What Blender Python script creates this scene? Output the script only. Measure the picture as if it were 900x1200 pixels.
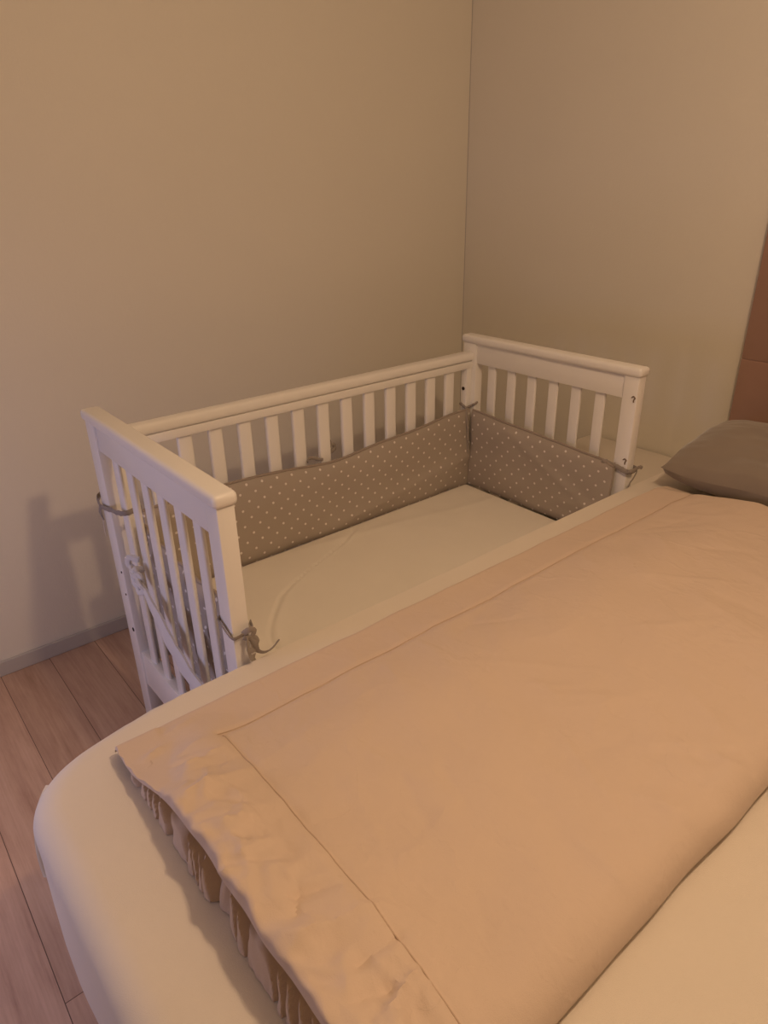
import bpy, bmesh, math, random
from mathutils import Vector, Matrix, noise

random.seed(7)
for o in list(bpy.data.objects):
    bpy.data.objects.remove(o, do_unlink=True)
C = bpy.context.scene.collection
SC = bpy.context.scene

# ------------------------------------------------------------------ camera
cam_d = bpy.data.cameras.new('camera')
cam = bpy.data.objects.new('camera', cam_d)
C.objects.link(cam)
cam_d.sensor_fit = 'VERTICAL'
cam_d.sensor_height = 36.0
cam_d.sensor_width = 27.0
cam_d.lens = 811.2 / 1200 * 36
cam_d.clip_start = 0.02
_r = Vector((0.77205755, -0.63532167, -0.01713233))
_u = Vector((0.28456463, 0.32145466, 0.90315551))
_f = Vector((0.568287, 0.70216328, -0.42897157))
cam.matrix_world = Matrix(((_r.x, _u.x, -_f.x, -1.6896), (_r.y, _u.y, -_f.y, -1.6159),
                           (_r.z, _u.z, -_f.z, 1.3668), (0, 0, 0, 1)))
SC.camera = cam

# ------------------------------------------------------------------ world, lights, exposure
w = bpy.data.worlds.new('world')
SC.world = w
w.use_nodes = True
w.node_tree.nodes['Background'].inputs[0].default_value = (1.0, .72, .45, 1)
w.node_tree.nodes['Background'].inputs[1].default_value = 0.03


def look_at(o, tgt):
    o.rotation_euler = (Vector(tgt) - o.location).to_track_quat('-Z', 'Y').to_euler()


def lamp(name, kind, loc, power, col, tgt=None, **kw):
    d = bpy.data.lights.new(name, kind)
    d.energy = power
    d.color = col
    for k, v in kw.items():
        setattr(d, k, v)
    o = bpy.data.objects.new(name, d)
    C.objects.link(o)
    o.location = loc
    if tgt:
        look_at(o, tgt)
    return o


# warm ceiling lamp over the middle of the bed
lamp('ceiling_lamp_light', 'POINT', (-1.04, -1.68, 2.15), 35, (1.0, .675, .41), shadow_soft_size=.045)
# small area light added low at left, for cool light of unseen source
lamp('cool_side_light', 'AREA', (-2.35, -.42, .78), 3.5, (.66, .64, 1.0), (-1.3, -.30, .30),
     shape='RECTANGLE', size=.3, size_y=.45)

vs = SC.view_settings
SC.display_settings.display_device = 'sRGB'
vs.view_transform = 'Standard'
vs.look = 'None'
vs.exposure = 0.0
vs.gamma = 1.0
vs.use_curve_mapping = False


# ------------------------------------------------------------------ node helpers
class NT:
    def __init__(self, name):
        self.m = bpy.data.materials.new(name)
        self.m.use_nodes = True
        self.t = self.m.node_tree
        self.b = self.t.nodes['Principled BSDF']

    def n(self, typ, **kw):
        nd = self.t.nodes.new(typ)
        for k, v in kw.items():
            setattr(nd, k, v)
        return nd

    def l(self, a, b):
        self.t.links.new(a, b)

    def setin(self, sock, v):
        if isinstance(v, (int, float, tuple)):
            sock.default_value = v
        else:
            self.l(v, sock)

    def math(self, op, a, b=None, c=None):
        nd = self.n('ShaderNodeMath', operation=op)
        for i, v in enumerate((a, b, c)):
            if v is not None:
                self.setin(nd.inputs[i], v)
        return nd.outputs[0]

    def noise(self, vec, scale, detail=2.0, rough=.5):
        nd = self.n('ShaderNodeTexNoise')
        nd.inputs['Scale'].default_value = scale
        nd.inputs['Detail'].default_value = detail
        nd.inputs['Roughness'].default_value = rough
        self.l(vec, nd.inputs['Vector'])
        return nd.outputs['Fac']

    def coords(self, scale=(1, 1, 1), rot=(0, 0, 0), kind='Object'):
        tc = self.n('ShaderNodeTexCoord')
        mp = self.n('ShaderNodeMapping')
        mp.inputs['Scale'].default_value = scale
        mp.inputs['Rotation'].default_value = rot
        self.l(tc.outputs[kind], mp.inputs['Vector'])
        return mp.outputs['Vector']

    def mix(self, fac, a, b):
        nd = self.n('ShaderNodeMix', data_type='RGBA')
        self.setin(nd.inputs['Factor'], fac)
        self.setin(nd.inputs['A'], a)
        self.setin(nd.inputs['B'], b)
        return nd.outputs['Result']

    def ramp(self, fac, stops):
        nd = self.n('ShaderNodeValToRGB')
        e = nd.color_ramp.elements
        while len(e) < len(stops):
            e.new(.5)
        for i, (p, c) in enumerate(stops):
            e[i].position = p
            e[i].color = (*c, 1)
        self.l(fac, nd.inputs['Fac'])
        return nd.outputs['Color']

    def bump(self, h, dist=.001, strength=1.0):
        nd = self.n('ShaderNodeBump')
        nd.inputs['Distance'].default_value = dist
        nd.inputs['Strength'].default_value = strength
        self.l(h, nd.inputs['Height'])
        self.l(nd.outputs['Normal'], self.b.inputs['Normal'])

    def base(self, c, rough=.6, spec=.3, sheen=0):
        self.setin(self.b.inputs['Base Color'], c if not (isinstance(c, tuple) and len(c) == 3) else (*c, 1))
        self.b.inputs['Roughness'].default_value = rough
        self.b.inputs['Specular IOR Level'].default_value = spec
        if sheen:
            self.b.inputs['Sheen Weight'].default_value = sheen
            self.b.inputs['Sheen Roughness'].default_value = .5


def wall_mat():
    t = NT('wall_paint')
    v = t.coords()
    a = t.noise(v, 140, 3, .6)
    b = t.noise(t.coords(scale=(1, 1, .12)), 260, 2)
    c = t.noise(v, 2.2, 3)
    t.base(t.mix(c, (.77, .725, .625, 1), (.80, .755, .655, 1)), .75, .2)
    t.bump(t.math('ADD', a, t.math('MULTIPLY', b, .6)), .0012, .55)
    return t.m


def plain(name, col, rough=.5, spec=.4, bump=None, var=0):
    t = NT(name)
    v = t.coords()
    if var:
        f = t.noise(v, 9, 4)
        t.base(t.mix(f, tuple(x * (1 - var) for x in col) + (1,), tuple(min(1, x * (1 + var)) for x in col) + (1,)), rough, spec)
    else:
        t.base(col, rough, spec)
    if bump:
        t.bump(t.noise(v, bump[0], 3), bump[1], 1)
    return t.m


def cloth(name, col, weave=900, wr=.0006, wscale=14, var=.04, sheen=.15, rough=.9, crease=0):
    t = NT(name)
    v = t.coords()
    f = t.noise(v, 5, 4, .6)
    t.base(t.mix(f, tuple(x * (1 - var) for x in col) + (1,), tuple(min(1, x * (1 + var)) for x in col) + (1,)), rough, .15, sheen)
    fine = t.noise(v, weave, 1)
    big = t.noise(v, wscale, 5, .62)
    h = t.math('ADD', t.math('MULTIPLY', fine, .0003), t.math('MULTIPLY', big, wr))
    if crease:                  # thin, scattered ironing and folding creases
        for sc, am in ((5.5, 1.0), (13, .55)):
            n = t.noise(t.coords(rot=(0, 0, sc), scale=(1, .6, 1)), sc, 3, .55)
            d = t.math('ABSOLUTE', t.math('SUBTRACT', n, .5))
            rid = t.math('SUBTRACT', 1.0, t.math('MINIMUM', 1.0, t.math('MULTIPLY', d, 22.0)))
            where = t.math('GREATER_THAN', t.noise(v, sc * .6, 1), .5)
            h = t.math('ADD', h, t.math('MULTIPLY', t.math('MULTIPLY', rid, where), crease * am))
    t.bump(h, 1.0, 1)
    return t.m


def floor_mat():
    t = NT('oak_plank_floor')
    tc = t.n('ShaderNodeTexCoord')
    sep = t.n('ShaderNodeSeparateXYZ')
    t.l(tc.outputs['Object'], sep.inputs[0])
    W = .144
    px = t.math('DIVIDE', t.math('ADD', sep.outputs['X'], 1.388 + W * 40), W)
    idx = t.math('FLOOR', px)
    fx = t.math('FRACT', px)
    wn = t.n('ShaderNodeTexWhiteNoise', noise_dimensions='1D')
    t.l(idx, wn.inputs['W'])
    off = t.math('MULTIPLY', t.math('FRACT', t.math('MULTIPLY', idx, .37)), .25)
    py = t.math('DIVIDE', t.math('ADD', sep.outputs['Y'], t.math('ADD', off, 22.615)), 2.2)
    iy = t.math('FLOOR', py)
    fy = t.math('FRACT', py)
    wn2 = t.n('ShaderNodeTexWhiteNoise', noise_dimensions='2D')
    cb = t.n('ShaderNodeCombineXYZ')
    t.l(idx, cb.inputs[0])
    t.l(iy, cb.inputs[1])
    t.l(cb.outputs[0], wn2.inputs['Vector'])
    # seams
    ex = t.math('MULTIPLY', t.math('MINIMUM', fx, t.math('SUBTRACT', 1.0, fx)), W)
    ey = t.math('MULTIPLY', t.math('MINIMUM', fy, t.math('SUBTRACT', 1.0, fy)), 2.2)
    seam = t.math('LESS_THAN', t.math('MINIMUM', ex, ey), .0009)
    # grain: stretched along Y, shifted per plank
    cb2 = t.n('ShaderNodeCombineXYZ')
    t.l(t.math('MULTIPLY', sep.outputs['X'], 9.0), cb2.inputs[0])
    t.l(t.math('ADD', t.math('MULTIPLY', sep.outputs['Y'], 1.3), t.math('MULTIPLY', wn2.outputs['Value'], 37.0)), cb2.inputs[1])
    g = t.noise(cb2.outputs[0], 2.0, 6, .62)
    cb3 = t.n('ShaderNodeCombineXYZ')
    t.l(t.math('MULTIPLY', sep.outputs['X'], 120.0), cb3.inputs[0])
    t.l(t.math('MULTIPLY', sep.outputs['Y'], 3.0), cb3.inputs[1])
    g2 = t.noise(cb3.outputs[0], 1.5, 3, .5)
    gg = t.math('ADD', t.math('MULTIPLY', g, .75), t.math('MULTIPLY', g2, .25))
    col = t.ramp(gg, [(.30, (.33, .20, .145)), (.43, (.50, .325, .24)), (.55, (.59, .40, .30)), (.72, (.68, .49, .38))])
    hsv = t.n('ShaderNodeHueSaturation')
    t.l(col, hsv.inputs['Color'])
    t.l(t.math('ADD', .86, t.math('MULTIPLY', wn2.outputs['Value'], .26)), hsv.inputs['Value'])
    t.base(t.mix(seam, hsv.outputs['Color'], (.16, .10, .075, 1)), .5, .35)
    t.bump(t.math('SUBTRACT', t.math('MULTIPLY', gg, .3), seam), .0006, .6)
    return t.m


def dots_mat(name, col, dot, pitch=.047, r=.0036):
    t = NT(name)
    tc = t.n('ShaderNodeTexCoord')
    sep = t.n('ShaderNodeSeparateXYZ')
    t.l(tc.outputs['UV'], sep.inputs[0])

    def lattice(ox, oy):
        a = t.math('SUBTRACT', t.math('FRACT', t.math('ADD', t.math('DIVIDE', sep.outputs['X'], pitch), ox + 50)), .5)
        b = t.math('SUBTRACT', t.math('FRACT', t.math('ADD', t.math('DIVIDE', sep.outputs['Y'], pitch), oy + 50)), .5)
        return t.math('SQRT', t.math('ADD', t.math('MULTIPLY', a, a), t.math('MULTIPLY', b, b)))
    d = t.math('MINIMUM', lattice(0, 0), lattice(.5, .5))
    mask = t.math('LESS_THAN', d, r / pitch)
    f = t.noise(t.coords(), 6, 3)
    base = t.mix(f, tuple(x * .94 for x in col) + (1,), tuple(x * 1.05 for x in col) + (1,))
    t.base(t.mix(mask, base, (*dot, 1)), .9, .15, .1)
    v = t.coords()
    t.bump(t.math('ADD', t.math('MULTIPLY', t.noise(v, 900, 1), .0003), t.math('MULTIPLY', t.noise(v, 16, 4), .002)), 1.0, 1)
    return t.m


def velvet(name, col, wr=.001):
    t = NT(name)
    v = t.coords()
    f = t.noise(v, 4, 4, .6)
    t.base(t.mix(f, tuple(x * .85 for x in col) + (1,), tuple(min(1, x * 1.15) for x in col) + (1,)), .8, .2, .5)
    t.bump(t.math('ADD', t.math('MULTIPLY', t.noise(v, 600, 1), .0003), t.math('MULTIPLY', t.noise(v, 9, 4), wr)), 1.0, 1)
    return t.m


M = dict(
    wall=wall_mat(), far_wall=plain('low_bounce_wall_paint', (.45, .43, .41), .8, .2), floor=floor_mat(),  # far_wall: unseen walls, toned darker to cut warm bounce light
    ceiling=plain('ceiling_paint', (.75, .73, .7), .8, .2),
    skirting=plain('skirting_paint', (.50, .47, .44), .5, .35, var=.04),
    white=plain('white_lacquer', (.87, .85, .825), .34, .5, bump=(60, .0004), var=.02),
    dark=plain('dark_hole', (.05, .035, .03), .6, .2),
    metal_dark=plain('dark_brass', (.19, .135, .09), .45, .5),
    metal=plain('bolt_metal', (.32, .27, .22), .35, .5),
    sheet=cloth('cream_jersey_sheet', (.76, .69, .60), wr=.0012, wscale=7),
    crib_sheet=cloth('pale_crib_sheet', (.83, .78, .69), wr=.0016, wscale=6),
    duvet=cloth('sand_duvet_cotton', (.69, .55, .445), wr=.003, wscale=9, var=.03, crease=.0008),
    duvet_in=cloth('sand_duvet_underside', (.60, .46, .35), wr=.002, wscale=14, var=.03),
    stitch=plain('brown_thread', (.58, .44, .34), .8, .1),
    dots=dots_mat('grey_dotted_cotton', (.44, .38, .325), (.80, .75, .70)),
    tie=cloth('grey_tie_ribbon', (.33, .29, .26), wr=.0015, wscale=50),
    pipe=cloth('grey_piping', (.33, .275, .235), wr=.0005, wscale=40),
    strap=cloth('pale_cloth_strap', (.74, .72, .72), wr=.002, wscale=40),
    headboard=velvet('rose_brown_velvet', (.36, .215, .16)),
    pillow=velvet('taupe_pillow_cotton', (.265, .22, .18), .003),
    base=velvet('rose_brown_upholstery', (.33, .19, .14)),
    stand=plain('cream_laminate', (.72, .66, .58), .5, .35, var=.03),
)


# ------------------------------------------------------------------ mesh helpers (all in world coordinates)
def link_mesh(name, bm, mat, parent=None, origin=None, smooth=True):
    me = bpy.data.meshes.new(name)
    if origin is None:
        xs = [v.co.x for v in bm.verts]
        ys = [v.co.y for v in bm.verts]
        zs = [v.co.z for v in bm.verts]
        origin = Vector(((min(xs) + max(xs)) / 2, (min(ys) + max(ys)) / 2, min(zs)))
    origin = Vector(origin)
    for v in bm.verts:
        v.co -= origin
    bmesh.ops.recalc_face_normals(bm, faces=bm.faces[:])
    for f in bm.faces:
        f.smooth = smooth
    bm.to_mesh(me)
    bm.free()
    me.materials.append(mat)
    o = bpy.data.objects.new(name, me)
    C.objects.link(o)
    if smooth:
        try:
            me.set_sharp_from_angle(angle=math.radians(40))
        except Exception:
            pass
    place(o, origin, parent)
    return o


_worldloc = {}


def place(o, loc, parent):
    loc = Vector(loc)
    if parent:
        o.parent = parent
        o.location = loc - _worldloc[parent.name]
    else:
        o.location = loc
    _worldloc[o.name] = loc


def thing(name, label, cat, loc, group=None):
    o = bpy.data.objects.new(name, None)
    o.empty_display_size = .1
    C.objects.link(o)
    place(o, loc, None)
    tag(o, label, cat, group)
    return o


def tag(o, label, cat, group=None):
    o['label'] = label
    o['category'] = cat
    if group:
        o['group'] = group
    return o


def box(bm, x0, x1, y0, y1, z0, z1, bev=0.0, seg=2):
    r = bmesh.ops.create_cube(bm, size=1)
    for v in r['verts']:
        v.co = Vector((x0 + (v.co.x + .5) * (x1 - x0), y0 + (v.co.y + .5) * (y1 - y0), z0 + (v.co.z + .5) * (z1 - z0)))
    if bev:
        es = list({e for v in r['verts'] for e in v.link_edges})
        bmesh.ops.bevel(bm, geom=es, offset=bev, segments=seg, profile=.5, affect='EDGES')
    return bm


def bx(x0, x1, y0, y1, z0, z1, bev=0.0, seg=2):
    return box(bmesh.new(), x0, x1, y0, y1, z0, z1, bev, seg)


def tube(bm, pts, radii, seg=8, flat=1.0):
    """tube along pts; flat<1 squashes it into a ribbon-like section."""
    pts = [Vector(p) for p in pts]
    if not isinstance(radii, (list, tuple)):
        radii = [radii] * len(pts)
    rings = []
    prev = None
    for i, p in enumerate(pts):
        d = (pts[min(i + 1, len(pts) - 1)] - pts[max(i - 1, 0)]).normalized()
        if prev is None:
            a = d.cross(Vector((0, 0, 1)))
            if a.length < .1:
                a = d.cross(Vector((1, 0, 0)))
            a.normalize()
        else:
            a = (prev - d * prev.dot(d)).normalized()
        prev = a
        b = d.cross(a)
        rings.append([bm.verts.new(p + (a * math.cos(t) * flat + b * math.sin(t)) * radii[i])
                      for t in [2 * math.pi * k / seg for k in range(seg)]])
    for r0, r1 in zip(rings, rings[1:]):
        for k in range(seg):
            bm.faces.new((r0[k], r0[(k + 1) % seg], r1[(k + 1) % seg], r1[k]))
    bm.faces.new(rings[0][::-1])
    bm.faces.new(rings[-1])
    return bm


def spline(pts, n=8):
    pts = [Vector(p) for p in pts]
    P = [pts[0] * 2 - pts[1]] + pts + [pts[-1] * 2 - pts[-2]]
    out = []
    for i in range(1, len(P) - 2):
        for k in range(n):
            t = k / n
            a, b, c, d = P[i - 1], P[i], P[i + 1], P[i + 2]
            out.append(.5 * ((2 * b) + (c - a) * t + (2 * a - 5 * b + 4 * c - d) * t * t + (3 * b - a - 3 * c + d) * t ** 3))
    out.append(pts[-1])
    return out


def nz(x, y=0, z=0):
    return noise.noise(Vector((x, y, z)))


def smooth01(t):
    t = max(0, min(1, t))
    return t * t * (3 - 2 * t)


def grid_solid(bm, nu, nv, fn_front, fn_back, uv=None):
    """closed solid: two (nu+1)x(nv+1) sheets joined along the rim."""
    F = [[bm.verts.new(fn_front(i / nu, j / nv)) for j in range(nv + 1)] for i in range(nu + 1)]
    B = [[bm.verts.new(fn_back(i / nu, j / nv)) for j in range(nv + 1)] for i in range(nu + 1)]
    lay = bm.loops.layers.uv.verify() if uv else None

    def face(vs, uvs):
        f = bm.faces.new(vs)
        if lay:
            for lp, q in zip(f.loops, uvs):
                lp[lay].uv = q
    g = (lambda i, j: uv(i / nu, j / nv)) if uv else (lambda i, j: None)
    for i in range(nu):
        for j in range(nv):
            idx = [(i, j), (i + 1, j), (i + 1, j + 1), (i, j + 1)]
            face([F[a][b] for a, b in idx], [g(a, b) for a, b in idx])
            idx = idx[::-1]
            face([B[a][b] for a, b in idx], [g(a, b) for a, b in idx])
    rim = [(i, 0) for i in range(nu)] + [(nu, j) for j in range(nv)] + [(i, nv) for i in range(nu, 0, -1)] + [(0, j) for j in range(nv, 0, -1)]
    for k in range(len(rim)):
        a, b = rim[k], rim[(k + 1) % len(rim)]
        face([F[b[0]][b[1]], F[a[0]][a[1]], B[a[0]][a[1]], B[b[0]][b[1]]], [g(*b), g(*a), g(*a), g(*b)])
    return bm


# ------------------------------------------------------------------ setting
XC, YW = .4715, .4974           # right wall plane, left wall plane
X0, Y0, H = -3.4, -3.5, 2.5


def struct(name, bm, mat, **kw):
    o = link_mesh(name, bm, mat, smooth=False, **kw)
    o['kind'] = 'structure'
    return o


struct('floor', bx(X0 - .1, XC + .1, Y0 - .1, YW + .1, -.1, 0), M['floor'], origin=(0, 0, 0))
struct('ceiling', bx(X0 - .1, XC + .1, Y0 - .1, YW + .1, H, H + .1), M['ceiling'])
struct('wall_left', bx(X0 - .1, XC - .0015, YW, YW + .1, 0, H), M['wall'])
struct('wall_right', bx(XC, XC + .1, Y0 - .1, YW + .1, 0, H), M['wall'])
struct('wall_back', bx(X0 - .1, XC, Y0 - .1, Y0, 0, H), M['far_wall'])
struct('wall_side', bx(X0 - .1, X0, Y0, YW, 0, H), M['far_wall'])
bm = bx(X0, XC, YW - .012, YW, 0, .05, .003, 2)
struct('baseboard_left', bm, M['skirting'])
bm = bx(XC - .012, XC, Y0, YW - .012, 0, .05, .003, 2)
struct('baseboard_right', bm, M['skirting'])
# thin darker strip standing in for the shadow line where the two wallpapers meet
struct('corner_shade_strip_1', bx(XC - .0025, XC, YW - .0012, YW, .05, H), M['skirting'])

# ------------------------------------------------------------------ crib
L, W, HT = 1.26, .655, .915
XN = -L                         # outer face of near (foot) end
crib = thing('crib', 'white painted slatted crib with one open side pushed against the big bed', 'crib', (-L / 2, -W / 2, 0))


def end_panel(xa, xb):
    """xa..xb: thickness of the end frame along X"""
    xm = (xa + xb) / 2
    for (ya, yb) in ((-.061, -.004), (-W + .004, -.606)):
        link_mesh('post', bx(xa, xb, ya, yb, 0, HT - .021, .003), M['white'], crib)
    bm = bx(xa - .006, xb + .006, -W - .002, .002, HT - .024, HT + .002, .0095, 4)
    link_mesh('cap_rail', bm, M['white'], crib)
    link_mesh('end_rail', bx(xa + .0045, xb - .0045, -.608, -.059, .828, HT - .022, .002), M['white'], crib)
    link_mesh('end_rail', bx(xa + .0045, xb - .0045, -.608, -.059, .165, .272, .003), M['white'], crib)
    for k in range(6):
        yc = -.121 - k * .0817
        bm = bx(xm - .005, xm + .005, yc - .0165, yc + .0165, .262, .836, .004, 3)
        link_mesh('slat', bm, M['white'], crib)


end_panel(-.034, 0)
end_panel(XN, XN + .034)

# long side against the wall: rails, stiles, slats
rb = bmesh.new()
tube_pts = []
# rounded handrail, section in YZ, running from near post to far post
sec = []
for a in range(0, 360, 20):
    t = math.radians(a)
    sec.append((-.034 + .019 * math.copysign(abs(math.cos(t)) ** .6, math.cos(t)),
                .8505 + .0155 * math.copysign(abs(math.sin(t)) ** .6, math.sin(t))))
vs_a = [rb.verts.new((XN + .034, y, z)) for y, z in sec]
vs_b = [rb.verts.new((-.038, y, z)) for y, z in sec]
vs_c = [rb.verts.new((-.0335, -.034 + (y + .034) * .8, .8505 + (z - .8505) * .8)) for y, z in sec]
for A, B in ((vs_a, vs_b), (vs_b, vs_c)):
    for k in range(len(sec)):
        rb.faces.new((A[k], A[(k + 1) % len(sec)], B[(k + 1) % len(sec)], B[k]))
rb.faces.new(vs_a)
rb.faces.new(vs_c[::-1])
link_mesh('hand_rail', rb, M['white'], crib)
link_mesh('side_rail', bx(XN + .034, -.034, -.048, -.02, .812, .8355, .003), M['white'], crib)
link_mesh('side_rail', bx(XN + .034, -.034, -.046, -.016, .215, .285, .003), M['white'], crib)
for (xa, xb) in ((-.058, -.034), (XN + .034, XN + .058)):
    link_mesh('stile', bx(xa, xb, -.046, -.02, .28, .816, .003), M['white'], crib)
for k in range(13):
    xc = -1.127 + k * .0833
    link_mesh('slat', bx(xc - .019, xc + .019, -.0405, -.0255, .278, .819, .005, 3), M['white'], crib)
# slatted mattress platform (front rail hidden behind the bed)
link_mesh('side_rail', bx(XN + .034, -.034, -W + .012, -W + .04, .215, .285, .003), M['white'], crib)
for k in range(9):
    x = -1.16 + k * .13
    link_mesh('base_slat', bx(x - .03, x + .03, -W + .038, -.044, .262, .28, .002), M['white'], crib)


def disc(p, nrm, r, depth, mat, name, parent):
    bm = bmesh.new()
    bmesh.ops.create_cone(bm, cap_ends=True, segments=16, radius1=r, radius2=r, depth=depth)
    q = Vector(nrm).to_track_quat('Z', 'Y').to_matrix()
    for v in bm.verts:
        v.co = q @ v.co + Vector(p)
    return link_mesh(name, bm, mat, parent)


for z, r in ((.509, .0028), (.445, .0025), (.339, .0055)):
    disc((XN, -.05, z), (-1, 0, 0), r, .003, M['dark'], 'screw_hole', crib)
    disc((XN, -.628, z), (-1, 0, 0), r, .003, M['dark'], 'screw_hole', crib)
disc((-.058, -.033, .745), (-1, 0, 0), .006, .004, M['dark'], 'bolt', crib)
for z in (.83, .652):
    bm = bmesh.new()
    pts = spline([(-.0345, -.636, z + .006), (-.0345, -.641, z + .010), (-.0345, -.646, z + .006), (-.0345, -.643, z + .001), (-.0345, -.643, z - .006)], 5)
    tube(bm, pts, .0019, 6)
    link_mesh('keyhole', bm, M['metal_dark'], crib)

# ------------------------------------------------------------------ crib mattress
MZ = .43
cm = thing('crib_mattress', 'crib mattress under a pale fitted sheet inside the white crib', 'mattress', (-.63, -.35, .281))
mx0, mx1, my0, my1 = XN + .075, -.075, -.638, -.075


def wrinkle(x, y):
    z = 0
    # the long curved crease near the foot end and a few soft ones
    yc = y + .26
    xr = -1.08 + .19 * smooth01((y + .47) / .30) + .30 * smooth01((y + .30) / .2)
    d = (x - xr) / .006
    z -= .0040 * math.exp(-d * d) * smooth01((y + .6) / .1)
    d2 = (x - xr - .020) / .014
    z += .0022 * math.exp(-d2 * d2)
    z += .006 * nz(x * 4, y * 6, 1.3) + .002 * nz(x * 13 + y * 6, y * 9 - x * 4, 4)
    d3 = (y + .17 + .18 * (x + .5)) / .018
    z += .003 * math.exp(-d3 * d3) * smooth01((x + 1.0) / .3)
    return z


def cm_top(u, v):
    x = mx0 + u * (mx1 - mx0)
    y = my0 + v * (my1 - my0)
    d = min(x - mx0, mx1 - x, y - my0, my1 - y)
    r = .03
    k = max(0, min(1, d / r))
    drop = r * (1 - math.sqrt(max(0, 1 - (1 - k) ** 2)))
    return Vector((x, y, MZ - drop + wrinkle(x, y) * smooth01(d / .05)))


def cm_bot(u, v):
    p = cm_top(u, v)
    return Vector((p.x, p.y, .284))


link_mesh('fitted_sheet', grid_solid(bmesh.new(), 220, 90, cm_top, cm_bot), M['crib_sheet'], cm)
link_mesh('mattress_core', bx(mx0 + .01, mx1 - .01, my0 + .01, my1 - .01, .281, .30, .004), M['stand'], cm)

# ------------------------------------------------------------------ crib bumper
bump = thing('crib_bumper', 'grey crib bumper with white dots tied round the inside of the crib', 'crib bumper', (-.63, -.1, .33))


def side_top(s):
    return .652 + .006 * math.sin(s * 9) - .012 * math.exp(-((s - .5) / .12) ** 2) + .02 * smooth01((s - .75) / .25)


def puff(u, v, amp=.012):
    return amp * (max(0, (4 * u * (1 - u))) ** .3) * (max(0, 4 * v * (1 - v)) ** .4)


def seg_side(front):
    def f(u, v):
        x = XN + .075 + u * (L - .125)
        zb, zt = .417, side_top(u)
        z = zb + v * (zt - zb)
        y = -.056
        fold = .006 * math.exp(-(((v - .55 * u + .14) / .05) ** 2)) * smooth01((u - .35) / .2)
        y -= front * (.004 + puff(u, v)) + .006 * nz(u * 7, v * 3, 2) + .014 * (1 - v) ** 2 + (fold if front > 0 else 0)
        if front < 0:
            y = max(-.064, min(-.0485, y + .004)) if v > .2 else min(-.0485, y)
        return Vector((x, y, z))
    return f


def seg_end(front):
    def f(u, v):
        y = -.072 - u * .548
        zb, zt = .419, .676 - .034 * u
        z = zb + v * (zt - zb)
        pinch = 1 - .10 * smooth01((u - .93) / .07)
        zc = (zb + zt) / 2 + .02
        z = zc + (z - zc) * pinch
        x = -.052
        fold = .005 * math.exp(-(((v - 1.25 + u) / .05) ** 2)) + .008 * math.exp(-(((v - .35 + .25 * (1 - u)) / .05) ** 2)) * smooth01((u - .6) / .3)
        x -= front * (.004 + puff(u, v, .012)) + .006 * nz(u * 5, v * 3, 7) + .012 * (1 - v) ** 2 + (fold if front > 0 else 0)
        if front < 0:
            x = min(-.0365, max(-.05, x + .004)) if v > .25 else min(-.0365, x)
        return Vector((x, y, z))
    return f


def seg_near(front):
    def f(u, v):
        y = -.075 - u * .535
        zb, zt = .315 + .02 * nz(u * 9, 3, 1), .635 - .03 * u + .012 * nz(u * 8, 1, 5)
        z = zb + v * (zt - zb)
        x = XN + .056
        cr = .010 * nz(u * 9, v * 7, 3) + .006 * nz(u * 21, v * 15, 9)
        x += front * (.004 + puff(u, v, .007)) + (cr if v > .36 or front < 0 else 0)
        lo = XN + .0375
        if front > 0 and z < .44:
            x = min(x, XN + .0725)
        return Vector((max(lo, x), y, z))
    return f


link_mesh('side_panel', grid_solid(bmesh.new(), 90, 18, seg_side(1), seg_side(-1), lambda u, v: (u * (L - .125), v * .245)), M['dots'], bump)
link_mesh('end_panel', grid_solid(bmesh.new(), 46, 18, seg_end(1), seg_end(-1), lambda u, v: (u * .548 + .01, v * .25 + .02)), M['dots'], bump)
link_mesh('end_panel', grid_solid(bmesh.new(), 60, 34, seg_near(1), seg_near(-1), lambda u, v: (u * .54, v * .31)), M['dots'], bump)


def pipe(fa, n, name='piping'):
    bm = bmesh.new()
    pts = []
    for i in range(n + 1):
        a, b = fa[0](i / n, 1), fa[1](i / n, 1)
        pts.append((a + b) / 2 + Vector((0, 0, .002)))
    tube(bm, pts, .0042, 8)
    link_mesh(name, bm, M['pipe'], bump)


pipe((seg_side(1), seg_side(-1)), 80)
pipe((seg_end(1), seg_end(-1)), 40)
pipe((seg_near(1), seg_near(-1)), 40)


def tie(pts, r=.006, name='tie', mat='tie', flat=.3, parent=bump, n=7):
    bm = bmesh.new()
    for pl in pts:
        q = spline(pl, n)
        rr = [r * (.85 + .25 * nz(i * .5, len(pl), 2)) for i in range(len(q))]
        tube(bm, q, rr, 8, flat)
    return link_mesh(name, bm, M[mat], parent)


# far front post: band round the post, knot, hanging end
tie([[(-.058, -.585, .648), (-.044, -.604, .640), (-.0395, -.62, .635), (-.0395, -.64, .631), (-.038, -.656, .628), (-.02, -.661, .627), (.004, -.657, .628), (.005, -.62, .63)]], r=.0085)
tie([[(-.040, -.655, .629), (-.044, -.663, .634), (-.036, -.667, .63), (-.04, -.659, .624), (-.044, -.657, .628)],
     [(.004, -.660, .628), (-.006, -.665, .620), (-.022, -.667, .606), (-.032, -.667, .600), (-.037, -.667, .593), (-.042, -.667, .588)],
     [(.002, -.660, .630), (.012, -.664, .632), (.02, -.666, .628)]])
# far back corner: dark bands round the stile and post, bound at the corner
tie([[(-.0605, -.022, .693), (-.0615, -.046, .684), (-.0565, -.049, .683), (-.0385, -.056, .688), (-.037, -.063, .693), (-.030, -.0645, .695), (-.022, -.0635, .697)],
     [(-.0615, -.050, .684), (-.069, -.062, .66), (-.069, -.070, .60), (-.069, -.072, .52)]], r=.006, flat=.75)
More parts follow.
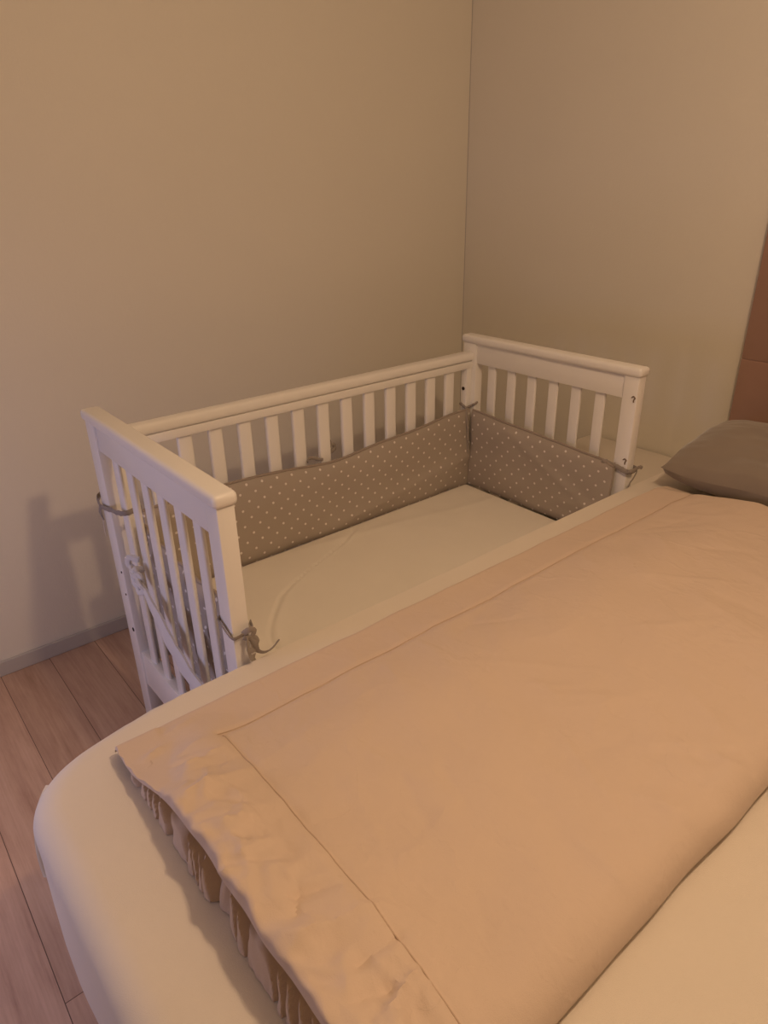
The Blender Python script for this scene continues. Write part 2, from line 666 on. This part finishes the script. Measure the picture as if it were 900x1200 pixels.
# back rail tie behind the slats
tie([[(-.70, -.052, .655), (-.69, -.046, .662), (-.672, -.046, .658), (-.655, -.046, .650), (-.645, -.05, .648)]], r=.006)
tie([[(-.64, -.030, .652), (-.632, -.018, .668), (-.615, -.010, .692), (-.595, -.012, .683), (-.603, -.02, .662), (-.62, -.022, .655)],
     [(-.62, -.02, .655), (-.60, -.012, .66), (-.58, -.008, .668), (-.575, -.01, .655), (-.6, -.018, .65)]], r=.007)
# near back post: band and loose end to the left
tie([[(XN + .05, -.13, .700), (XN + .012, -.139, .699), (XN - .003, -.115, .697), (XN - .0035, -.09, .694), (XN - .0045, -.06, .686), (XN - .0045, -.03, .680), (XN - .006, -.006, .676), (XN - .004, .004, .676)],
     [(XN - .007, -.012, .678), (XN - .004, .012, .69), (XN + .01, .035, .689), (XN + .016, .062, .674), (XN + .018, .08, .66)],
     [(XN - .006, -.006, .676), (XN - .006, .004, .655), (XN - .001, .008, .635)]], r=.008)
tie([[(XN - .006, -.002, .672), (XN - .002, .006, .64), (XN - .002, .012, .605), (XN, .016, .585)]], r=.0016, name='loose_thread', mat='sheet', flat=1)
# near front post: band, bow knot and trailing end
tie([[(XN + .05, -.588, .655), (XN + .02, -.603, .656), (XN - .003, -.606, .658), (XN - .0045, -.622, .652), (XN - .0045, -.64, .644), (XN - .002, -.655, .640), (XN + .012, -.659, .643), (XN + .034, -.659, .648), (XN + .042, -.64, .65)],
     [(XN + .016, -.660, .645), (XN + .024, -.668, .655), (XN + .034, -.668, .648), (XN + .026, -.666, .636), (XN + .014, -.664, .640)],
     [(XN + .022, -.664, .642), (XN + .018, -.668, .622), (XN + .02, -.667, .602), (XN + .026, -.664, .588)],
     [(XN + .024, -.664, .638), (XN + .032, -.67, .620), (XN + .036, -.668, .604), (XN + .05, -.668, .594), (XN + .068, -.664, .592), (XN + .086, -.66, .600)],
     [(XN + .022, -.664, .636), (XN + .036, -.667, .63), (XN + .03, -.667, .61), (XN + .018, -.667, .612)]], r=.0065)

# white cloth strap knotted round the second slat of the near end
strap = thing('cloth_strap', 'white cloth strap knotted to a slat on the outside of the crib end', 'strap', (XN - .01, -.3, .3))
bm = bmesh.new()
kn = [[(XN + .002, -.196, .605), (XN - .012, -.18, .61), (XN - .016, -.175, .592), (XN - .006, -.188, .58), (XN + .002, -.205, .585), (XN - .014, -.215, .596), (XN - .018, -.2, .585)],
      [(XN - .016, -.19, .59), (XN - .022, -.212, .58), (XN - .014, -.225, .585), (XN - .012, -.232, .57), (XN - .022, -.222, .562), (XN - .02, -.205, .575)],
      [(XN - .014, -.215, .575), (XN - .02, -.24, .57), (XN - .014, -.25, .556), (XN - .022, -.238, .55), (XN - .02, -.225, .56)]]
for k in kn:
    q = spline(k, 6)
    tube(bm, q, [.008 * (1 + .3 * nz(i * .7, 1, 5)) for i in range(len(q))], 8, .7)
link_mesh('knot', bm, M['strap'], strap)
bm = bmesh.new()


def band(front):
    def f(u, v):
        c = Vector((XN - .012 - .006 * math.sin(u * 3), -.236 - u * .30, .562 - u * .155 - .012 * math.sin(u * math.pi)))
        wd = (.011 + .019 * smooth01(u / .35))
        nrm = Vector((0, -.45, .89))
        side = Vector((0, -.46, .89)).normalized()
        p = c + side * wd * (v - .5) * 2
        p.x += -.004 * math.cos((v - .5) * 3) - front * .0022 + .002 * nz(u * 9, v * 3, 4)
        return p
    return f


link_mesh('band', grid_solid(bm, 40, 8, band(1), band(-1)), M['strap'], strap)

# ------------------------------------------------------------------ big bed
BX0, BX1, BY0, BY1, BZ = -1.645, .444, -2.30, -.658, .578
bed = thing('bed', 'big upholstered bed with a cream fitted sheet beside the crib', 'bed', ((BX0 + BX1) / 2, (BY0 + BY1) / 2, 0))
link_mesh('bed_base', bx(BX0 + .05, BX1, BY0 + .03, BY1 - .03, .06, .30, .02, 3), M['base'], bed)
for x in (BX0 + .14, BX1 - .1):
    for y in (BY0 + .12, BY1 - .12):
        bm = bmesh.new()
        bmesh.ops.create_cone(bm, cap_ends=True, segments=20, radius1=.022, radius2=.03, depth=.065)
        for v in bm.verts:
            v.co += Vector((x, y, .0325))
        link_mesh('leg', bm, M['dark'], bed)

# mattress with sheet: superellipse-cornered plan, rounded top edge, sheet falling towards the floor
def mattress_bm():
    bm = bmesh.new()
    CR = .115
    cx0, cx1, cy0, cy1 = BX0, BX1, BY0, BY1

    def outline(ins, cr):
        """rounded rectangle inset by ins; returns list of points (fixed count)"""
        pts = []
        a0, a1, b0, b1 = cx0 + ins, cx1 - ins, cy0 + ins, cy1 - ins
        n = 14
        corners = [((a0 + cr, b1 - cr), 90), ((a0 + cr, b0 + cr), 180), ((a1 - .03, b0 + .03), 270), ((a1 - .03, b1 - .03), 0)]
        rad = [cr, cr, .03, .03]
        allp = []
        for (c, st), r in zip(corners, rad):
            for k in range(n + 1):
                t = math.radians(st + 90 * k / n)
                allp.append(Vector((c[0] + r * math.cos(t), c[1] + r * math.sin(t), 0)))
        out = []
        counts = (20, 60, 20, 60)
        # corner points plus straight runs subdivided
        for ci in range(4):
            seg = allp[ci * (n + 1):(ci + 1) * (n + 1)]
            out += seg
            nxt = allp[((ci + 1) % 4) * (n + 1)]
            m = 40
            for k in range(1, m):
                out.append(seg[-1].lerp(nxt, k / m))
        return out
    rings = []
    # from floor hem up over the edge to the top
    prof = [(.010, .05), (.007, .12), (.004, .22), (.002, .32), (.0, .40), (.0, .46), (.001, .49)]
    R = .045
    for k in range(1, 10):
        t = math.radians(90 * k / 9)
        prof.append((R - R * math.cos(t), BZ - R + R * math.sin(t)))
    prof += [(.09, BZ + .001), (.14, BZ + .002), (.22, BZ + .003), (.34, BZ + .004), (.55, BZ + .004), (.78, BZ + .004)]
    for ins, z in prof:
        cr = max(.02, CR - ins * .6) if ins < .15 else max(.02, .05 - ins * .05)
        ring = []
        for q in outline(ins, cr):
            p = Vector((q.x, q.y, z))
            if z > .5 and q.y > cy1 - .12:      # firmer, squarer edge along the crib
                sh = smooth01((q.x - cx0 - .05) / .25)
                p.y = min(cy1, p.y + sh * max(0, .055 - (cy1 - q.y) * .45) * (1 if ins > 0.004 else 0) * smooth01(ins / .03))
            low = smooth01((.5 - z) / .35)
            # soft folds of the sheet on the side faces
            n1 = nz(q.x * 3, q.y * 3, z * 2) * .016 + nz(q.x * 8, q.y * 8, z * 3) * .006
            if abs(q.x - (cx0 + ins)) < .03:
                p.x -= n1 * (.25 + low)
            elif abs(q.y - (cy1 - ins)) < .03:
                p.y += n1 * .2 * low - .0 * z
            p.z += .003 * nz(q.x * 4, q.y * 4, 3) if z > .5 else 0
            ring.append(bm.verts.new(p))
        rings.append(ring)
    n = len(rings[0])
    for a, b in zip(rings, rings[1:]):
        for k in range(n):
            bm.faces.new((a[k], a[(k + 1) % n], b[(k + 1) % n], b[k]))
    bm.faces.new(rings[-1])
    bm.faces.new(rings[0][::-1])
    return bm


sheet = link_mesh('fitted_sheet', mattress_bm(), M['sheet'], bed)
# small stiff tuck of the sheet standing off the foot corner
bm = bmesh.new()


def tuck(front):
    def f(u, v):
        T, O, B = Vector((-1.606, -.695, .558)), Vector((-1.650, -.704, .515)), Vector((-1.648, -.735, .43))
        outer = T * (1 - u) ** 2 + O * 2 * u * (1 - u) + B * u * u
        inner = Vector((-1.600, -.700, .552)).lerp(Vector((-1.634, -.735, .43)), u)
        r = outer.lerp(inner, v)
        return r + Vector((-.0015, .0015, 0)) * front
    return f


link_mesh('sheet_tuck', grid_solid(bm, 12, 6, tuck(1), tuck(-1)), M['sheet'], bed)

# headboard: lower and upper upholstered panels with a seam between
hb = link_mesh('headboard', bx(.458, XC - .001, -2.28, -.70, .055, 1.30, .003, 3), M['headboard'], bed)


def pad(z0, z1):
    bm = bx(.446, .4685, -2.30, -.690, z0, z1, .006, 3)
    return bm


link_mesh('headboard_pad', pad(.32, .875), M['headboard'], bed)
link_mesh('headboard_pad', pad(.872, 1.312), M['headboard'], bed)

# ------------------------------------------------------------------ nightstand between crib and right wall
ns = thing('nightstand', 'cream nightstand tucked between crib end, wall and bed head', 'nightstand', (.24, -.38, 0))
nx0, nx1, ny0, ny1 = .032, XC - .0135, -.64, -.20
link_mesh('table_top', bx(nx0, nx1, ny0, ny1, .485, .508, .003), M['stand'], ns)
link_mesh('carcass', bx(nx0 + .015, nx1, ny0 + .01, ny1 - .01, .08, .486, .003), M['stand'], ns)
for z0, z1 in ((.10, .28), (.29, .47)):
    d = link_mesh('drawer', bx(nx0 + .002, nx0 + .018, ny0 + .02, ny1 - .02, z0, z1, .003), M['stand'], ns)
    disc((nx0 - .006, (ny0 + ny1) / 2, (z0 + z1) / 2), (-1, 0, 0), .012, .02, M['metal'], 'knob', d)
for x in (nx0 + .05, nx1 - .04):
    for y in (ny0 + .05, ny1 - .05):
        bm = bmesh.new()
        bmesh.ops.create_cone(bm, cap_ends=True, segments=16, radius1=.013, radius2=.018, depth=.082)
        for v in bm.verts:
            v.co += Vector((x, y, .041))
        link_mesh('leg', bm, M['stand'], ns)

# ------------------------------------------------------------------ pillow
def pillow_pt(sgn):
    def f(u, v):
        x = .30 * u
        y = -.735 - .72 * v
        e = (max(0, 4 * u * (1 - u)) ** .33) * (max(0, 4 * v * (1 - v)) ** .28)
        # corners pull out into ears
        px = .005 + .345 * u
        py = -.728 - .70 * v
        cu, cv = 2 * u - 1, 2 * v - 1
        px -= .02 * cu * (1 - cv * cv) * 0 + .012 * (1 - cu * cu) * 0
        mid = .652 + .03 * u + .012 * nz(u * 3, v * 4, 2)
        h = .068 * e * (1 + .15 * nz(u * 4, v * 5, sgn * 3))
        top_shift = .02 * u
        z = mid + sgn * h + (top_shift if sgn > 0 else -.0)
        if sgn < 0:
            z = max(.581, z)
        wob = .004 * nz(u * 12, v * 12, 8)
        return Vector((px, py, z + wob * (1 if sgn > 0 else 0)))
    return f


pl = link_mesh('pillow', grid_solid(bmesh.new(), 44, 60, pillow_pt(1), pillow_pt(-1)), M['pillow'])
tag(pl, 'taupe pillow lying against the upholstered headboard', 'pillow')

# ------------------------------------------------------------------ duvet
duvet = thing('duvet', 'sand coloured folded duvet with stitched border lying on the big bed', 'duvet', (-.75, -1.07, BZ))
DX0, DX1 = -1.512, .03
DYA, DYB = -.733, -1.404       # crib-side edge, near edge
ZB = BZ + .0085


def dthick(s):
    """thickness profile across the width: s in metres from the crib-side edge"""
    wd = DYA - DYB
    a = (.30 + .70 * smooth01(s / .30)) * (.25 + .75 * math.sqrt(max(0, 1 - (1 - min(1, s / .014)) ** 2)))
    t = wd - s
    b = math.sqrt(max(0, 1 - (1 - min(1, t / .04)) ** 2))
    b = .45 + .55 * b
    return .066 * min(a, 1) * b


def dedge(x):
    return .006 * nz(x * 3, 1, 1) + .003 * nz(x * 11, 2, 1)


def near_edge(x):
    return .005 * nz(x * 2.4, 8, 1) + .003 * nz(x * 9, 4, 1)


_rf = random.Random(11)
FOLDS = []
for _k in range(46):            # short gathers running in from the foot hem
    _y = DYA - .03 - _rf.random() * .62
    _a = _rf.gauss(0, .55)
    _l = .03 + .07 * _rf.random()
    _x = DX0 + .012 + .03 * _rf.random()
    FOLDS.append((_x, _y, _x + _l * math.cos(_a), _y + _l * math.sin(_a), (.0025 + .0045 * _rf.random()) * _rf.choice((1, 1, -1)), .004 + .005 * _rf.random()))
for _p in ((-1.462, -.945), (-1.45, -1.205), (-1.44, -1.33)):   # pinched places
    for _k in range(5):
        _a = _rf.random() * 6.28
        _l = .04 + .05 * _rf.random()
        _o = (_rf.gauss(0, .012), _rf.gauss(0, .012))
        FOLDS.append((_p[0] + _o[0], _p[1] + _o[1], _p[0] + _o[0] + _l * math.cos(_a), _p[1] + _o[1] + _l * math.sin(_a), .006 * _rf.choice((1, 1, -1)), .007))
for _k in range(70):            # faint long creases over the whole top
    _x, _y = DX0 + .1 + _rf.random() * 1.38, DYA - .1 - _rf.random() * .53
    _a = _rf.gauss(.55, .5) + _rf.choice((0, 1.57))
    _l = .05 + .16 * _rf.random()
    FOLDS.append((_x, _y, _x + _l * math.cos(_a), _y - _l * math.sin(_a), (.0014 + .0024 * _rf.random()) * _rf.choice((1, -1)), .006 + .008 * _rf.random()))
for _k in range(12):            # tucks along the near edge
    _x = DX0 + .2 + _rf.random() * 1.2
    FOLDS.append((_x, DYB + .01, _x + _rf.gauss(0, .05), DYB + .06 + .08 * _rf.random(), .002 + .003 * _rf.random(), .007))


def folds(x, y):
    h = 0
    for (ax, ay, cx, cy, am, wd) in FOLDS:
        dx_, dy_ = cx - ax, cy - ay
        ll = dx_ * dx_ + dy_ * dy_
        t = ((x - ax) * dx_ + (y - ay) * dy_) / ll
        if t < -.15 or t > 1.15:
            continue
        d = ((x - ax) * dy_ - (y - ay) * dx_) / math.sqrt(ll)
        d += .25 * wd * math.sin(t * 5 + ax * 40)
        if abs(d) > 5 * wd:
            continue
        env = smooth01((t + .15) / .4) * smooth01((1.15 - t) / .6)
        w2 = wd if d < 0 else wd * 1.9
        h += am * env * math.exp(-abs(d) / w2)
    return h


def duvet_pt(u, v, side):
    s_y = u                       # across
    x = DX0 + v * (DX1 - DX0)
    ya, yb = DYA + dedge(x), DYB + near_edge(x)
    y = ya + u * (yb - ya)
    s = u * (DYA - DYB)
    th = dthick(s)
    dx = x - DX0
    th *= 1 + .38 * math.exp(-(dx / .10) ** 2) * smooth01((s - .05) / .15)
    # foot hem
    hem = .93 + .07 * math.sqrt(max(0, 1 - (1 - min(1, dx / .010)) ** 2))
    head = .25 + .75 * smooth01((DX1 - x) / .06)
    if side < 0:
        # underside: recessed at the foot, with a raised hem lip
        tn = (DYA - DYB) - s
        z = ZB + .020 * (1 - math.sqrt(max(0, 1 - (1 - min(1, tn / .022)) ** 2))) + .80 * th * (1 - smooth01((dx - .06) / .03))
        sh = .008 * smooth01((s - .07) / .12) * math.exp(-dx / .05)
        return Vector((x + sh + .004 * nz(y * 14, 5, 5) * math.exp(-dx / .06), y, z))
    top = th * hem * head
    inner = smooth01(s / .10) * smooth01((DYA - DYB - s) / .06)
    # broad soft undulation
    top += inner * (.008 * nz(x * 1.7 + y, y * 2.6, 1) + .003 * nz(x * 4 - y * 3, y * 5 + x, 6))
    # diagonal soft folds
    top += inner * .0022 * nz(x * 14 - y * 9, y * 4 + x * 3, 12)
    # gathered foot hem: wrinkles fan off the edge
    fo = math.exp(-dx / .06)
    ph = y * 46 + 2.5 * nz(y * 9, x * 4, 3)
    g = nz(ph * .55, x * 5, 4)
    top += .010 * g * fo * min(1, s / .03) + .006 * nz(y * 11, x * 9, 17) * math.exp(-dx / .12) * inner
    top += .012 * inner * math.exp(-((dx - .10) / .045) ** 2) * max(0, nz(y * 6.5, x * 4, 31)) * 1.6
    # crumple near the bottom front corner
    dd = math.hypot(x + 1.46, y + 1.33)
    top += .011 * math.exp(-(dd / .09) ** 2) * nz(x * 24, y * 24, 2)
    dd = math.hypot(x + .94, y + 1.39)
    top += .007 * math.exp(-(dd / .08) ** 2) * nz(x * 22 + y * 20, y * 6, 2)
    # stitched border: slight dip at each seam line
    sy = (y + .838) / .0065
    sx = (x + 1.393 + (y + 1.1) * -.05) / .0065
    if x > -1.39:
        top -= .003 * math.exp(-sy * sy)
    if y < -.838:
        top -= .003 * math.exp(-sx * sx)
    # ridged gathers and small puffs at the hem
    rg = 1 - abs(nz(y * 30 + 3 * nz(x * 9, y * 7, 2), x * 10, 21)) * 2.2
    top += .005 * (rg - .5) * math.exp(-dx / .035) * min(1, s / .02)
    r2 = 1 - abs(nz(x * 13 + 4 * nz(x * 6, y * 6, 40), y * 13, 33)) * 2.4
    top += .0032 * (r2 - .6) * math.exp(-((dx - .055) / .05) ** 2) * inner
    r3 = 1 - abs(nz(x * 6 + 2 * nz(x * 3, y * 3, 50), y * 7, 53)) * 3
    top += .0016 * max(0, r3) * inner
    top += folds(x, y) * min(1, s / .03) * min(1, max(0, DYA - DYB - s) / .03)
    xx = x + .007 * nz(y * 14, 5, 5) * fo + .005 * nz(y * 40, 5, 9) * fo + .008 * smooth01((s - .07) / .12) * math.exp(-dx / .05)
    floor_ = .80 * th * (1 - smooth01((dx - .06) / .03)) + .008 * min(1, s / .01)
    return Vector((xx, y, ZB + max(.004, floor_, top)))


NU, NV = 150, 260


def vv(v):                      # denser towards the foot
    return v ** 1.25


bm = grid_solid(bmesh.new(), NU, NV, lambda u, v: duvet_pt(u, vv(v), 1), lambda u, v: duvet_pt(u, vv(v), -1))
cover = link_mesh('cover', bm, M['duvet'], duvet)
# stitch lines
bm = bmesh.new()
pts = []
for i in range(90):
    x = -1.388 + i / 89 * 1.36
    y = -.838
    u = (y - DYA - dedge(x)) / (DYB + near_edge(x) - DYA - dedge(x))
    p = duvet_pt(u, (x - DX0) / (DX1 - DX0), 1)
    pts.append(p + Vector((0, .001, .0008)))
tube(bm, pts, .0009, 6)
link_mesh('stitching', bm, M['stitch'], cover)
bm = bmesh.new()
pts = []
for i in range(60):
    y = -.84 - i / 59 * .53
    x = -1.393 + (y + 1.1) * .05
    u = (y - DYA - dedge(x)) / (DYB + near_edge(x) - DYA - dedge(x))
    p = duvet_pt(u, (x - DX0) / (DX1 - DX0), 1)
    pts.append(p + Vector((-.001, 0, .0008)))
tube(bm, pts, .0009, 6)
link_mesh('stitching', bm, M['stitch'], cover)
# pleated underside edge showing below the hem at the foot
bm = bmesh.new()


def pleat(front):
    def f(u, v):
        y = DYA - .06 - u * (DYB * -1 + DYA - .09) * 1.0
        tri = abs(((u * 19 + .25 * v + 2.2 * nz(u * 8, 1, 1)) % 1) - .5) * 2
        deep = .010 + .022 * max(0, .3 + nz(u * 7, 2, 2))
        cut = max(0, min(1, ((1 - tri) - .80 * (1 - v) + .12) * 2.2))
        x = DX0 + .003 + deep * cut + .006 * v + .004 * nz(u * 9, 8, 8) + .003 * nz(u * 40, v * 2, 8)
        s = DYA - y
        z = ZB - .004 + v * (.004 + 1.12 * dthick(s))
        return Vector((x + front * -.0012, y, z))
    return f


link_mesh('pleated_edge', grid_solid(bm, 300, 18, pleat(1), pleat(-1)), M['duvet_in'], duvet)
